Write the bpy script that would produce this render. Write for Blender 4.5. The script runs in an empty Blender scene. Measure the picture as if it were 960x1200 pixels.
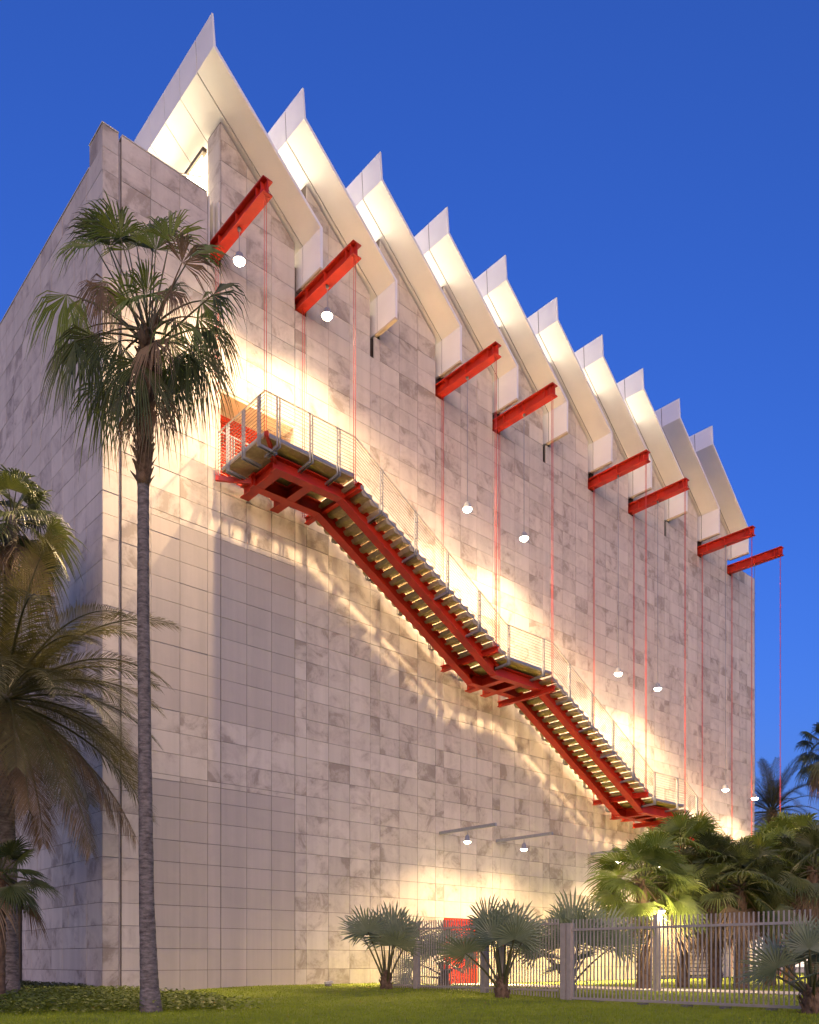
import bpy, math, random
from mathutils import Vector, Matrix
R = random.Random(11)
scene = bpy.context.scene
COL = scene.collection
rad = math.radians

# ------------------------------------------------------------------ camera, sky, light
FPX, CX, HY = 1004.0, 480.0, 1125.0            # focal length / principal column / eye level, photo pixels
TH = math.atan2(1114, 1004)
SN, CS = math.sin(TH), math.cos(TH)
CAM = Vector((-9.188, -22.388, .9))
cd = bpy.data.cameras.new('camera')
cam = bpy.data.objects.new('camera', cd)
COL.objects.link(cam)
cam.location = CAM
cam.rotation_euler = (rad(90), 0, math.atan2(-CS, SN))
cd.sensor_fit = 'HORIZONTAL'
cd.sensor_width = 36
cd.lens = FPX / 960 * 36
cd.shift_y = (HY - 600) / 960
cd.clip_start = .1
cd.clip_end = 3000
scene.camera = cam

SUN_EL, SUN_ROT = rad(.3), rad(216)
world = bpy.data.worlds.new('World')
scene.world = world
world.use_nodes = True
wn = world.node_tree.nodes
wl = world.node_tree.links
bg = wn['Background']
sky = wn.new('ShaderNodeTexSky')
sky.sky_type = 'NISHITA'
sky.sun_disc = False
sky.sun_elevation = SUN_EL
sky.sun_rotation = SUN_ROT
sky.ozone_density = 4.9
sky.air_density = 1.0
sky.dust_density = .8
tint = wn.new('ShaderNodeVectorMath')            # the camera's white balance, the same over the whole sky
tint.operation = 'MULTIPLY'
tint.inputs[1].default_value = (1.3, .86, 1.0)
wl.new(sky.outputs[0], tint.inputs[0])
wl.new(tint.outputs[0], bg.inputs[0])
bg.inputs[1].default_value = .16

sd = bpy.data.lights.new('sun', 'SUN')
sd.energy = .43
sd.angle = rad(75)
sd.color = (1, .755, .55)
sun = bpy.data.objects.new('sun', sd)
COL.objects.link(sun)
sdir = Vector((math.sin(SUN_ROT), math.cos(SUN_ROT), math.tan(SUN_EL))).normalized()
sun.rotation_euler = sdir.to_track_quat('Z', 'Y').to_euler()

scene.view_settings.view_transform = 'Standard'
scene.view_settings.look = 'None'
scene.view_settings.exposure = 3.0
scene.view_settings.gamma = 1
scene.render.engine = 'CYCLES'
LAMP_W = 52.0


def at(px, py, d):
    r, z = (px - CX) / FPX, -(py - HY) / FPX
    return CAM + d * Vector((r * SN + CS, -r * CS + SN, z))


# ------------------------------------------------------------------ materials
def new_mat(name):
    m = bpy.data.materials.new(name)
    m.use_nodes = True
    nt = m.node_tree
    return m, nt, nt.nodes, nt.links, nt.nodes['Principled BSDF']


def paint(name, col, rough=.5, metal=0, var=.12, scale=6, bump=0):
    m, nt, n, l, b = new_mat(name)
    geo = n.new('ShaderNodeNewGeometry')
    no = n.new('ShaderNodeTexNoise')
    no.inputs['Scale'].default_value = scale
    no.inputs['Detail'].default_value = 5
    l.new(geo.outputs['Position'], no.inputs['Vector'])
    mr = n.new('ShaderNodeMapRange')
    mr.inputs['From Min'].default_value = .3
    mr.inputs['From Max'].default_value = .7
    mr.inputs['To Min'].default_value = 1 - var
    mr.inputs['To Max'].default_value = 1 + var
    l.new(no.outputs['Fac'], mr.inputs['Value'])
    mx = n.new('ShaderNodeVectorMath')
    mx.operation = 'SCALE'
    mx.inputs[0].default_value = col
    l.new(mr.outputs[0], mx.inputs['Scale'])
    l.new(mx.outputs[0], b.inputs['Base Color'])
    b.inputs['Roughness'].default_value = rough
    b.inputs['Metallic'].default_value = metal
    if bump:
        bp = n.new('ShaderNodeBump')
        bp.inputs['Strength'].default_value = bump
        bp.inputs['Distance'].default_value = .02
        l.new(no.outputs['Fac'], bp.inputs['Height'])
        l.new(bp.outputs[0], b.inputs['Normal'])
    return m


def stone(name, island, smooth=False):
    """travertine: every slab gets its own tone, its own cut of the swirling veins"""
    m, nt, n, l, b = new_mat(name)
    geo = n.new('ShaderNodeNewGeometry')
    if island:
        rnd = geo.outputs['Random Per Island']
    else:
        rnd = n.new('ShaderNodeObjectInfo').outputs['Random']
    wn_ = n.new('ShaderNodeTexWhiteNoise')
    wn_.noise_dimensions = '1D'
    l.new(rnd, wn_.inputs['W'])
    off = n.new('ShaderNodeVectorMath')
    off.operation = 'SCALE'
    off.inputs['Scale'].default_value = 40
    l.new(wn_.outputs['Color'], off.inputs[0])
    pos = n.new('ShaderNodeVectorMath')
    pos.operation = 'ADD'
    l.new(geo.outputs['Position'], pos.inputs[0])
    l.new(off.outputs[0], pos.inputs[1])
    big = n.new('ShaderNodeTexNoise')
    big.inputs['Scale'].default_value = 1.25
    big.inputs['Detail'].default_value = 7
    big.inputs['Roughness'].default_value = .62
    big.inputs['Distortion'].default_value = .8
    l.new(pos.outputs[0], big.inputs['Vector'])
    fine = n.new('ShaderNodeTexNoise')
    fine.inputs['Scale'].default_value = 9
    fine.inputs['Detail'].default_value = 6
    fine.inputs['Roughness'].default_value = .7
    l.new(pos.outputs[0], fine.inputs['Vector'])
    # vein strength differs slab to slab
    sepc = n.new('ShaderNodeSeparateColor')
    l.new(wn_.outputs['Color'], sepc.inputs[0])
    ramp = n.new('ShaderNodeValToRGB')
    cr = ramp.color_ramp
    cr.elements[0].position = .36
    cr.elements[0].color = (.35, .295, .24, 1) if not smooth else (.47, .415, .35, 1)
    cr.elements[1].position = .60
    cr.elements[1].color = (.60, .54, .46, 1) if not smooth else (.50, .44, .37, 1)
    e = cr.elements.new(.47)
    e.color = (.52, .46, .39, 1) if not smooth else (.485, .43, .36, 1)
    addf = n.new('ShaderNodeMath')
    addf.operation = 'MULTIPLY_ADD'
    l.new(fine.outputs['Fac'], addf.inputs[0])
    addf.inputs[1].default_value = .22
    addf.inputs[2].default_value = -.11
    sum1 = n.new('ShaderNodeMath')
    l.new(big.outputs['Fac'], sum1.inputs[0])
    l.new(addf.outputs[0], sum1.inputs[1])
    sh = n.new('ShaderNodeMapRange')
    sh.inputs['To Min'].default_value = -.055
    sh.inputs['To Max'].default_value = .125
    l.new(sepc.outputs[0], sh.inputs['Value'])
    sum2 = n.new('ShaderNodeMath')
    l.new(sum1.outputs[0], sum2.inputs[0])
    l.new(sh.outputs[0], sum2.inputs[1])
    l.new(sum2.outputs[0], ramp.inputs['Fac'])
    tone = n.new('ShaderNodeMapRange')
    tone.inputs['To Min'].default_value = .92 if not smooth else .96
    tone.inputs['To Max'].default_value = 1.06 if not smooth else 1.05
    l.new(sepc.outputs[1], tone.inputs['Value'])
    mul = n.new('ShaderNodeVectorMath')
    mul.operation = 'SCALE'
    l.new(ramp.outputs['Color'], mul.inputs[0])
    smap = n.new('ShaderNodeMapping')
    smap.inputs['Scale'].default_value = (2.6, 2.6, .11)
    l.new(geo.outputs['Position'], smap.inputs['Vector'])
    stk = n.new('ShaderNodeTexNoise')
    stk.inputs['Scale'].default_value = 1.0
    stk.inputs['Detail'].default_value = 4
    stk.inputs['Roughness'].default_value = .6
    l.new(smap.outputs[0], stk.inputs['Vector'])
    smr = n.new('ShaderNodeMapRange')
    smr.inputs['From Min'].default_value = .3
    smr.inputs['From Max'].default_value = .7
    smr.inputs['To Min'].default_value = .90
    smr.inputs['To Max'].default_value = 1.07
    l.new(stk.outputs['Fac'], smr.inputs['Value'])
    tm = n.new('ShaderNodeMath')
    tm.operation = 'MULTIPLY'
    l.new(tone.outputs[0], tm.inputs[0])
    l.new(smr.outputs[0], tm.inputs[1])
    l.new(tm.outputs[0], mul.inputs['Scale'])
    l.new(mul.outputs[0], b.inputs['Base Color'])
    b.inputs['Roughness'].default_value = .42 if smooth else .62
    bp = n.new('ShaderNodeBump')
    bp.inputs['Strength'].default_value = .25 if not smooth else .05
    bp.inputs['Distance'].default_value = .01
    l.new(fine.outputs['Fac'], bp.inputs['Height'])
    l.new(bp.outputs[0], b.inputs['Normal'])
    return m


def leafm(name, c1, c2, rough=.45):
    m, nt, n, l, b = new_mat(name)
    geo = n.new('ShaderNodeNewGeometry')
    oi = n.new('ShaderNodeObjectInfo')
    no = n.new('ShaderNodeTexNoise')
    no.inputs['Scale'].default_value = 3.5
    no.inputs['Detail'].default_value = 3
    l.new(geo.outputs['Position'], no.inputs['Vector'])
    ad = n.new('ShaderNodeMath')
    ad.operation = 'MULTIPLY_ADD'
    l.new(oi.outputs['Random'], ad.inputs[0])
    ad.inputs[1].default_value = .5
    l.new(no.outputs['Fac'], ad.inputs[2])
    ramp = n.new('ShaderNodeValToRGB')
    ramp.color_ramp.elements[0].position = .4
    ramp.color_ramp.elements[0].color = (*c1, 1)
    ramp.color_ramp.elements[1].position = 1.0
    ramp.color_ramp.elements[1].color = (*c2, 1)
    l.new(ad.outputs[0], ramp.inputs['Fac'])
    l.new(ramp.outputs[0], b.inputs['Base Color'])
    b.inputs['Roughness'].default_value = rough
    tr = n.new('ShaderNodeBsdfTranslucent')
    l.new(ramp.outputs[0], tr.inputs['Color'])
    mx = n.new('ShaderNodeMixShader')
    mx.inputs[0].default_value = .28
    l.new(b.outputs[0], mx.inputs[1])
    l.new(tr.outputs[0], mx.inputs[2])
    l.new(mx.outputs[0], n['Material Output'].inputs['Surface'])
    return m


def glow(name, col, s):
    m, nt, n, l, b = new_mat(name)
    b.inputs['Base Color'].default_value = (.8, .8, .8, 1)
    b.inputs['Emission Color'].default_value = (*col, 1)
    b.inputs['Emission Strength'].default_value = s
    return m


M = dict(
    stone=stone('travertine_slab', False), stone_j=stone('travertine_joined', True),
    smooth=stone('smooth_slab', False, True),
    joint=paint('joint_backing', (.12, .095, .075), .9),
    white=paint('white_fin_paint', (.84, .835, .82), .42, var=.03, scale=1.5),
    cream=paint('cream_edge', (.62, .52, .36), .5, var=.04),
    red=paint('red_steel_paint', (.50, .024, .006), .45, var=.20, scale=2.2, bump=.12),
    redrod=paint('red_rod_paint', (.62, .06, .04), .4, var=.05),
    reddoor=paint('red_door_paint', (.60, .040, .006), .4, var=.06),
    steel=paint('galvanised_steel', (.31, .32, .35), .45, .35, var=.1, scale=12),
    fixture=paint('fixture_metal', (.20, .19, .19), .45, .4),
    wire=paint('steel_wire', (.22, .20, .19), .4, .4),
    tread=paint('concrete_tread', (.42, .34, .235), .75, var=.16, scale=9),
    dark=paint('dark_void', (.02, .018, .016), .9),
    brown=paint('bronze_frame', (.07, .05, .03), .5),
    tan=paint('tan_soffit', (.62, .50, .36), .6, var=.05),
    fence=paint('fence_paint', (.44, .39, .33), .5, .2, var=.1, scale=8),
    block=paint('concrete_block', (.16, .15, .14), .9, var=.2, scale=8),
    path=paint('path_concrete', (.52, .46, .38), .85, var=.1, scale=4),
    louvre=paint('louvre_paint', (.46, .40, .33), .6, var=.06),
    lens=glow('lamp_lens', (1, .86, .62), 12), skylight=glow('skylight_glow', (1, .82, .54), 2.2),
    smalllens=glow('small_lamp_lens', (1, .85, .6), 6),
    pale=paint('pale_plaster', (.55, .52, .48), .8, var=.08, scale=1),
    litpane=glow('lit_pane', (1, .75, .5), .15),
    fan=leafm('fan_palm_leaf', (.085, .135, .020), (.20, .25, .045)),
    fandark=leafm('dark_palm_leaf', (.042, .062, .017), (.105, .125, .032)),
    silver=leafm('silver_palm_leaf', (.12, .165, .10), (.24, .285, .18)),
    feather=leafm('feather_palm_leaf', (.080, .082, .024), (.18, .16, .055)),
    dry=leafm('dry_palm_leaf', (.15, .10, .055), (.27, .19, .11), .8),
    stem=leafm('palm_stem', (.07, .08, .028), (.15, .14, .06)),
    shrub=leafm('ground_cover_leaf', (.10, .14, .014), (.26, .31, .05)),
    grassm=leafm('grass_blade', (.14, .19, .005), (.30, .37, .012), .6),
)


def bark(name, c1, c2, ring):
    m, nt, n, l, b = new_mat(name)
    tc = n.new('ShaderNodeTexCoord')
    mp = n.new('ShaderNodeMapping')
    mp.inputs['Scale'].default_value = (3, 3, ring)
    l.new(tc.outputs['Object'], mp.inputs['Vector'])
    no = n.new('ShaderNodeTexNoise')
    no.inputs['Scale'].default_value = 2.2
    no.inputs['Detail'].default_value = 6
    no.inputs['Roughness'].default_value = .7
    l.new(mp.outputs[0], no.inputs['Vector'])
    ramp = n.new('ShaderNodeValToRGB')
    ramp.color_ramp.elements[0].position = .34
    ramp.color_ramp.elements[0].color = (*c1, 1)
    ramp.color_ramp.elements[1].position = .68
    ramp.color_ramp.elements[1].color = (*c2, 1)
    l.new(no.outputs['Fac'], ramp.inputs['Fac'])
    l.new(ramp.outputs[0], b.inputs['Base Color'])
    b.inputs['Roughness'].default_value = .9
    bp = n.new('ShaderNodeBump')
    bp.inputs['Strength'].default_value = .7
    bp.inputs['Distance'].default_value = .03
    l.new(no.outputs['Fac'], bp.inputs['Height'])
    l.new(bp.outputs[0], b.inputs['Normal'])
    return m


M['bark'] = bark('ringed_palm_bark', (.060, .050, .045), (.25, .22, .20), 9)
M['rough'] = bark('shaggy_palm_bark', (.07, .042, .024), (.22, .145, .085), 3)


def lawn_mat():
    m, nt, n, l, b = new_mat('lawn')
    geo = n.new('ShaderNodeNewGeometry')
    a = n.new('ShaderNodeTexNoise')
    a.inputs['Scale'].default_value = .7
    a.inputs['Detail'].default_value = 5
    l.new(geo.outputs['Position'], a.inputs['Vector'])
    c = n.new('ShaderNodeTexNoise')
    c.inputs['Scale'].default_value = 45
    c.inputs['Detail'].default_value = 4
    l.new(geo.outputs['Position'], c.inputs['Vector'])
    mx = n.new('ShaderNodeMath')
    mx.operation = 'MULTIPLY_ADD'
    l.new(c.outputs['Fac'], mx.inputs[0])
    mx.inputs[1].default_value = .6
    l.new(a.outputs['Fac'], mx.inputs[2])
    ramp = n.new('ShaderNodeValToRGB')
    ramp.color_ramp.elements[0].position = .5
    ramp.color_ramp.elements[0].color = (.11, .15, .005, 1)
    ramp.color_ramp.elements[1].position = 1.05
    ramp.color_ramp.elements[1].color = (.26, .31, .010, 1)
    l.new(mx.outputs[0], ramp.inputs['Fac'])
    l.new(ramp.outputs[0], b.inputs['Base Color'])
    b.inputs['Roughness'].default_value = .9
    bp = n.new('ShaderNodeBump')
    bp.inputs['Strength'].default_value = .8
    bp.inputs['Distance'].default_value = .03
    l.new(c.outputs['Fac'], bp.inputs['Height'])
    l.new(bp.outputs[0], b.inputs['Normal'])
    return m


M['lawn'] = lawn_mat()


# ------------------------------------------------------------------ mesh helpers
class MB:
    def __init__(s):
        s.v, s.f, s.mi, s.sm = [], [], [], []

    def add(s, vs, fs, mi=0, sm=False):
        o = len(s.v)
        s.v += [tuple(p) for p in vs]
        s.f += [tuple(i + o for i in f) for f in fs]
        s.mi += [mi] * len(fs)
        s.sm += [sm] * len(fs)
        return s

    def box(s, x0, x1, y0, y1, z0, z1, mi=0):
        v = [(x, y, z) for z in (z0, z1) for y in (y0, y1) for x in (x0, x1)]
        return s.add(v, [(0, 2, 3, 1), (4, 5, 7, 6), (0, 1, 5, 4), (2, 6, 7, 3), (0, 4, 6, 2), (1, 3, 7, 5)], mi)

    def bar(s, a, b, w, h, up=(0, 0, 1), mi=0):
        """rectangular bar from a to b, w across, h along the up side (centred)"""
        a, b = Vector(a), Vector(b)
        d = (b - a).normalized()
        u = Vector(up)
        u = (u - d * u.dot(d)).normalized()
        r = d.cross(u)
        v = []
        for p in (a, b):
            for i, j in ((-1, -1), (1, -1), (1, 1), (-1, 1)):
                v.append(p + r * (w / 2 * i) + u * (h / 2 * j))
        return s.add(v, [(3, 2, 1, 0), (4, 5, 6, 7), (0, 1, 5, 4), (1, 2, 6, 5), (2, 3, 7, 6), (3, 0, 4, 7)], mi)

    def ibeam(s, a, b, w, h, up=(0, 0, 1), tf=.035, tw=.035):
        a, b = Vector(a), Vector(b)
        d = (b - a).normalized()
        u = Vector(up)
        u = (u - d * u.dot(d)).normalized()
        s.bar(a + u * (h / 2 - tf / 2), b + u * (h / 2 - tf / 2), w, tf, u)
        s.bar(a - u * (h / 2 - tf / 2), b - u * (h / 2 - tf / 2), w, tf, u)
        s.bar(a, b, tw, h - 2 * tf - .001, u)
        return s

    def tube(s, pts, rr, n=8, mi=0, caps=True, sm=True):
        pts = [Vector(p) for p in pts]
        if not hasattr(rr, '__len__'):
            rr = [rr] * len(pts)
        o = len(s.v)
        up = None
        for i, p in enumerate(pts):
            d = (pts[min(i + 1, len(pts) - 1)] - pts[max(i - 1, 0)]).normalized()
            if up is None:
                up = Vector((1, 0, 0)) if abs(d.z) > .8 else Vector((0, 0, 1))
            x = (up - d * up.dot(d)).normalized()
            up = x
            y = d.cross(x)
            for k in range(n):
                t = 2 * math.pi * k / n
                s.v.append(tuple(p + (x * math.cos(t) + y * math.sin(t)) * rr[i]))
        for i in range(len(pts) - 1):
            for k in range(n):
                s.f.append((o + i * n + k, o + i * n + (k + 1) % n, o + (i + 1) * n + (k + 1) % n, o + (i + 1) * n + k))
                s.mi.append(mi)
                s.sm.append(sm)
        if caps:
            s.f.append(tuple(o + k for k in range(n))[::-1])
            s.f.append(tuple(o + (len(pts) - 1) * n + k for k in range(n)))
            s.mi += [mi, mi]
            s.sm += [False, False]
        return s

    def prism(s, poly, y0, y1, mi=0):
        """polygon of (x, z), counter clockwise seen from -y, pushed from y0 (front) to y1"""
        n = len(poly)
        v = [(x, y0, z) for x, z in poly] + [(x, y1, z) for x, z in poly]
        f = [tuple(range(n)), tuple(range(2 * n - 1, n - 1, -1))]
        f += [(i, i + n, (i + 1) % n + n, (i + 1) % n) for i in range(n)]
        return s.add(v, f, mi)

    def build(s, name, mats, parent=None, kind=None):
        me = bpy.data.meshes.new(name)
        me.from_pydata(s.v, [], s.f)
        if not isinstance(mats, (list, tuple)):
            mats = [mats]
        for m in mats:
            me.materials.append(m)
        me.polygons.foreach_set('material_index', s.mi)
        me.polygons.foreach_set('use_smooth', s.sm)
        me.update()
        return link(name, me, parent, kind)


def link(name, me, parent=None, kind=None):
    o = bpy.data.objects.new(name, me)
    COL.objects.link(o)
    if parent is not None:
        o.parent = parent
    if kind:
        o['kind'] = kind
    return o


def tag(o, label, cat, group=None):
    o['label'] = label
    o['category'] = cat
    if group:
        o['group'] = group
    return o


def empty(name, loc=(0, 0, 0)):
    o = bpy.data.objects.new(name, None)
    o.empty_display_size = .3
    COL.objects.link(o)
    o.location = loc
    return o


def sub(mb, off):
    """shift a builder's vertices so that they sit relative to an Empty at off"""
    ox, oy, oz = off
    mb.v = [(x - ox, y - oy, z - oz) for x, y, z in mb.v]
    return mb


# ------------------------------------------------------------------ ground, path
def sstep(a, b, x):
    t = min(1, max(0, (x - a) / (b - a)))
    return t * t * (3 - 2 * t)


def gz(x, y):
    return (.13 * sstep(.5, 5, x) * sstep(-13.5, -6, y) * (1 - sstep(9, 12, x))
            + .03 * math.sin(x * .5 + 1) * math.sin(y * .37) * sstep(-4, -7, y) - .012)


mb = MB()
xs = [-1500, -500, -120, -60] + [-30 + i * 1.0 for i in range(101)] + [90, 160, 500, 1500]
ys = [-1500, -500, -100, -50] + [-34 + i * 1.0 for i in range(69)] + [50, 100, 500, 1500]
nx = len(xs)
for y in ys:
    for x in xs:
        mb.v.append((x, y, gz(x, y)))
for j in range(len(ys) - 1):
    for i in range(nx - 1):
        mb.f.append((j * nx + i, j * nx + i + 1, (j + 1) * nx + i + 1, (j + 1) * nx + i))
        mb.mi.append(0)
        mb.sm.append(True)
mb.build('lawn', M['lawn'], kind='structure')
mb = MB()
for i in range(16):
    y0, y1 = -.3 - i * 1.5, -.3 - (i + 1) * 1.5 + .02
    mb.box(12.6, 14.5, y1, y0, -.05, .028)
mb.box(14.52, 40, -14.4, -13.0, -.05, .026)
mb.build('path', M['path'], kind='structure')

# ------------------------------------------------------------------ the building
W = 3.048 / 7                                   # half a slab; columns are whole slabs with a half one every 3.5
ROW = .6096
def X(u): return (u + 8.12) * W
NM = 10
BEAMS = [-1, 0, 2, 3, 5, 6, 8, 9]               # bays whose fin foot also carries a red beam

bld = empty('museum_building')
tag(bld, 'tall travertine clad museum building with a sawtooth roof of white fins and red beams', 'building')


def slope_z(u, k):                              # underside of fin k
    return 23.35 + (6.5 - (u - 7 * k)) / 8.4 * 2.95


# backing of the facade: bays of wall with the tooth on top, door recess and slots left open
GAP = .03
fw = MB()
fw.box(X(-8) - .05, X(-7) - .04, GAP, .75, -.4, 23.14)
fw.box(X(-7) - .04, X(-7) + .04, GAP + .10, .75, -.4, 23.0)
fw.box(X(-7) + .04, X(-1), GAP, .75, -.4, 23.12)
fw.box(X(-1), X(0), GAP + .03, .75, -.4, 21.2)
fw.box(X(-1), X(0), .3, .75, 21.2, 22.3)
for k in range(NM + 1):
    a, b = 7 * k, 7 * k + 6
    top_a, top_b = slope_z(a, k) - .1, slope_z(b, k) - .1
    if k == NM:
        fw.box(X(a), X(a + 6), GAP, .75, -.4, 21.95)
        break
    poly = [(X(a), 17.66 if k == 0 else -.4), (X(b), 17.66 if k == 0 else -.4), (X(b), top_b), (X(a), top_a)]
    fw.prism(poly, GAP, .75)
    if k == 0:
        fw.box(X(a), X(b), GAP, .75, -.4, 15.05)
    fw.box(X(b), X(b + 1), GAP, .75, -.4, 21.30)
    fw.box(X(b), X(b + 1), .26, .75, 21.30, 22.9)
# the left wall and the closed far sides
fw.box(GAP, .75, .75, 6.4, -.4, 22.52)
fw.box(GAP, .75, 6.4, 8.8, 3.05, 22.52)
fw.box(GAP, .75, 8.8, 30, -.4, 22.52)
fw.box(GAP, .75, .75, .90, 22.52, 23.14)
facade = fw.build('facade_wall', M['joint'], bld)
mb = MB()
mb.box(.75, X(76), 29.4, 30, -.4, 22)
mb.box(X(76) - .75, X(76) - .03, .75, 29.4, -.4, 21.9)
mb.build('rear_wall', M['stone_j'], bld)
MB().box(.75, X(76) - .75, .75, 29.4, 21.3, 21.6).build('roof_slab', M['pale'], bld)

# every slab as a polygon (axis, poly in its plane, depth jitter)
slabs = []                                      # (area_px, kind, builder args)


def clip(poly, fn):
    """keep the side of the polygon where fn(p) >= 0"""
    out = []
    for i in range(len(poly)):
        p, q = poly[i], poly[(i + 1) % len(poly)]
        a, b = fn(p), fn(q)
        if a >= 0:
            out.append(p)
        if a * b < 0:
            t = a / (a - b)
            out.append((p[0] + t * (q[0] - p[0]), p[1] + t * (q[1] - p[1])))
    return out


def pix(P):
    d = Vector(P) - CAM
    f = d.x * CS + d.y * SN
    r = d.x * SN - d.y * CS
    if f < .5:
        return None
    return CX + FPX * r / f, HY - FPX * d.z / f


def area_px(pts):
    q = [pix(p) for p in pts]
    if any(p is None for p in q):
        return 0
    cx = sum(p[0] for p in q) / len(q)
    cy = sum(p[1] for p in q) / len(q)
    if not (-12 < cx < 972 and -12 < cy < 1212):
        return 0
    return abs(sum(q[i][0] * q[(i + 1) % len(q)][1] - q[(i + 1) % len(q)][0] * q[i][1] for i in range(len(q)))) / 2


def add_slab(kind, plane, poly, j=.008):
    if len(poly) < 3:
        return
    if plane == 'f':
        pts = [(x, 0, z) for x, z in poly]
    elif plane == 's':
        pts = [(0, y, z) for y, z in poly]
    else:
        pts = [(plane, y, z) for y, z in poly]
    slabs.append((area_px(pts), kind, plane, poly, j))


def slab_geo(mb, plane, poly, jit):
    if plane == 'f':
        mb.prism(poly, -jit, GAP + .02)
    else:
        xx = 0 if plane == 's' else plane
        n = len(poly)
        v = [(xx - jit, y, z) for y, z in poly] + [(xx + GAP + .02, y, z) for y, z in poly]
        f = [tuple(range(n))[::-1], tuple(range(n, 2 * n))] + [(i, (i + 1) % n, (i + 1) % n + n, i + n) for i in range(n)]
        mb.add(v, f)


cols = [(-8.12, -7.10), (-6.92, -5), (-5, -3), (-3, -1), (-1, 0)]
for k in range(NM + 1):
    b = 7 * k
    cols += [(b, b + 2), (b + 2, b + 4), (b + 4, b + 6)]
    if k < NM:
        cols.append((b + 6, b + 7))
g = .006
ZONES = [(0, 5.94), (7.925, 13.24)]
for (a, b) in cols:
    k = int(math.floor(a / 7.0 + 1e-6))
    half = abs(b - a - 1) < .1 and a >= -1
    top = 23.16
    if half:
        top = 21.30
    if a >= 7 * NM:
        top = 21.95
    if a == -1:
        top = 21.2
    j = 0
    z = 0.0
    in_zone = -5.01 <= a and b <= 6.01
    while z < (top if (a < -1.5 or half or a >= 7 * NM) else 26):
        z0, z1 = z, z + ROW
        z = z1
        z1 = min(z1, top) if (a < -1.5 or half or a >= 7 * NM) else z1
        cuts = [z0, z1]
        if in_zone:
            for lo, hi in ZONES:
                for c in (lo, hi):
                    if z0 + .03 < c < z1 - .03:
                        cuts = [z0, c, z1]
        if a >= 0 and b <= 6 and 15.06 < (z0 + z1) / 2 < 17.6:
            continue
        if a >= 0 and b <= 6 and abs(z0 - 14.63) < .3 and z1 > 15.05:
            cuts = [z0, 15.05]
        if a >= 21 and b <= 25.1 and z1 < 2.5 and not half:
            continue
        for c0, c1 in zip(cuts[:-1], cuts[1:]):
            kind = 'stone'
            e = g
            if in_zone and any(lo - .02 <= c0 and c1 <= hi + .02 for lo, hi in ZONES):
                kind = 'smooth'
            ga, gb = (X(a) + e if a > -8.1 else -.0), X(b) - e
            if in_zone and abs(b - 0) < .01:
                gb -= .012
            if in_zone and abs(b - 6) < .01:
                gb -= .010
            poly = [(ga, c0 + e), (gb, c0 + e), (gb, c1 - e), (ga, c1 - e)]
            if not half and 0 <= a < 7 * NM:
                poly = clip(poly, lambda p: slope_z(p[0] / W - 8.12, k) - .16 - p[1])
            add_slab(kind, 'f', poly)
for k in range(NM):
    if k not in BEAMS:
        b = 7 * k
        add_slab('stone', 'f', [(X(b + 6.42), 21.3 + g), (X(b + 7) - g, 21.3 + g), (X(b + 7) - g, 22.05), (X(b + 6.42), 22.05)])
# left wall
yb = [.0, 1.09, 1.99, 2.9, 3.78, 4.7, 5.55, 6.4, 7.2, 8.0, 8.8, 9.7, 10.6, 11.5, 12.4, 13.3, 14.2, 15.1, 16, 16.9, 17.8, 18.7, 19.6, 20.5, 21.4, 22.3, 23.2, 24.1, 25]
for i in range(len(yb) - 1):
    y0, y1 = yb[i], yb[i + 1]
    z = 0.0
    top = 23.16 if i == 0 else 22.55
    while z < top:
        z0, z1 = z, min(z + ROW, top)
        z += ROW
        if 6.3 < y0 < 8.7 and z0 < 2.9:
            continue
        ya, yb_ = (y0 + g if i else .03), y1 - g
        if i == 0 and z1 > 22.56:
            yb_ = .88
        # some courses are cut into narrower slabs
        parts = [(ya, yb_)]
        if R.random() < .3 and z0 < 12:
            c = ya + (yb_ - ya) * R.choice((.35, .5, .62))
            parts = [(ya, c - g), (c + g, yb_)]
        for pa, pb in parts:
            add_slab('stone', 's', [(pa, z0 + g), (pb, z0 + g), (pb, z1 - g), (pa, z1 - g)])
# the return of the first tooth, seen over the parapet
for j in range(36, 43):
    z0 = j * ROW
    z1 = min(z0 + ROW, slope_z(0, 0) - .18)
    if z1 - z0 > .1:
        add_slab('stone', X(0) - .03, [(-.0 + .03, z0 + g), (.74, z0 + g), (.74, z1 - g), (.03, z1 - g)], 0)

slabs.sort(key=lambda s_: -s_[0])
count = {'stone': 0, 'smooth': 0}
rest = MB()
for ar, kind, plane, poly, j in slabs:
    jit = R.random() * j
    if count[kind] < 300 and ar > 20:
        count[kind] += 1
        mb = MB()
        slab_geo(mb, plane, poly, jit)
        mb.build('stone_panel' if kind == 'stone' else 'smooth_panel', M['stone' if kind == 'stone' else 'smooth'], facade)
    else:
        slab_geo(rest, plane, poly, jit)
rest.build('stone_panels', M['stone_j'], facade, kind='stuff')

# parapet caps, channel in the vertical slot, trims beside the first tooth
mb = MB()
mb.box(-.02, X(-7) - .045, -.015, .89, 23.165, 23.20)
mb.box(X(-7) + .045, X(-1) - .01, -.015, .76, 23.165, 23.195)
mb.box(-.02, .76, .90, 30, 22.555, 22.59)
mb.build('parapet_cap', M['pale'], bld)
MB().box(X(-7) - .022, X(-7) + .022, .045, .12, 0, 23.0).build('slot_channel', M['fence'], bld)
mb = MB()
mb.box(X(-1) + .02, X(-1) + .07, -.01, .25, 21.2, 23.1)
mb.box(X(-1) + .22, X(-1) + .25, .05, .29, 21.2, 23.1)
mb.box(X(-1) + .33, X(-1) + .40, -.01, .25, 21.9, 23.1)
mb.build('slot_trim', M['pale'], bld)

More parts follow.
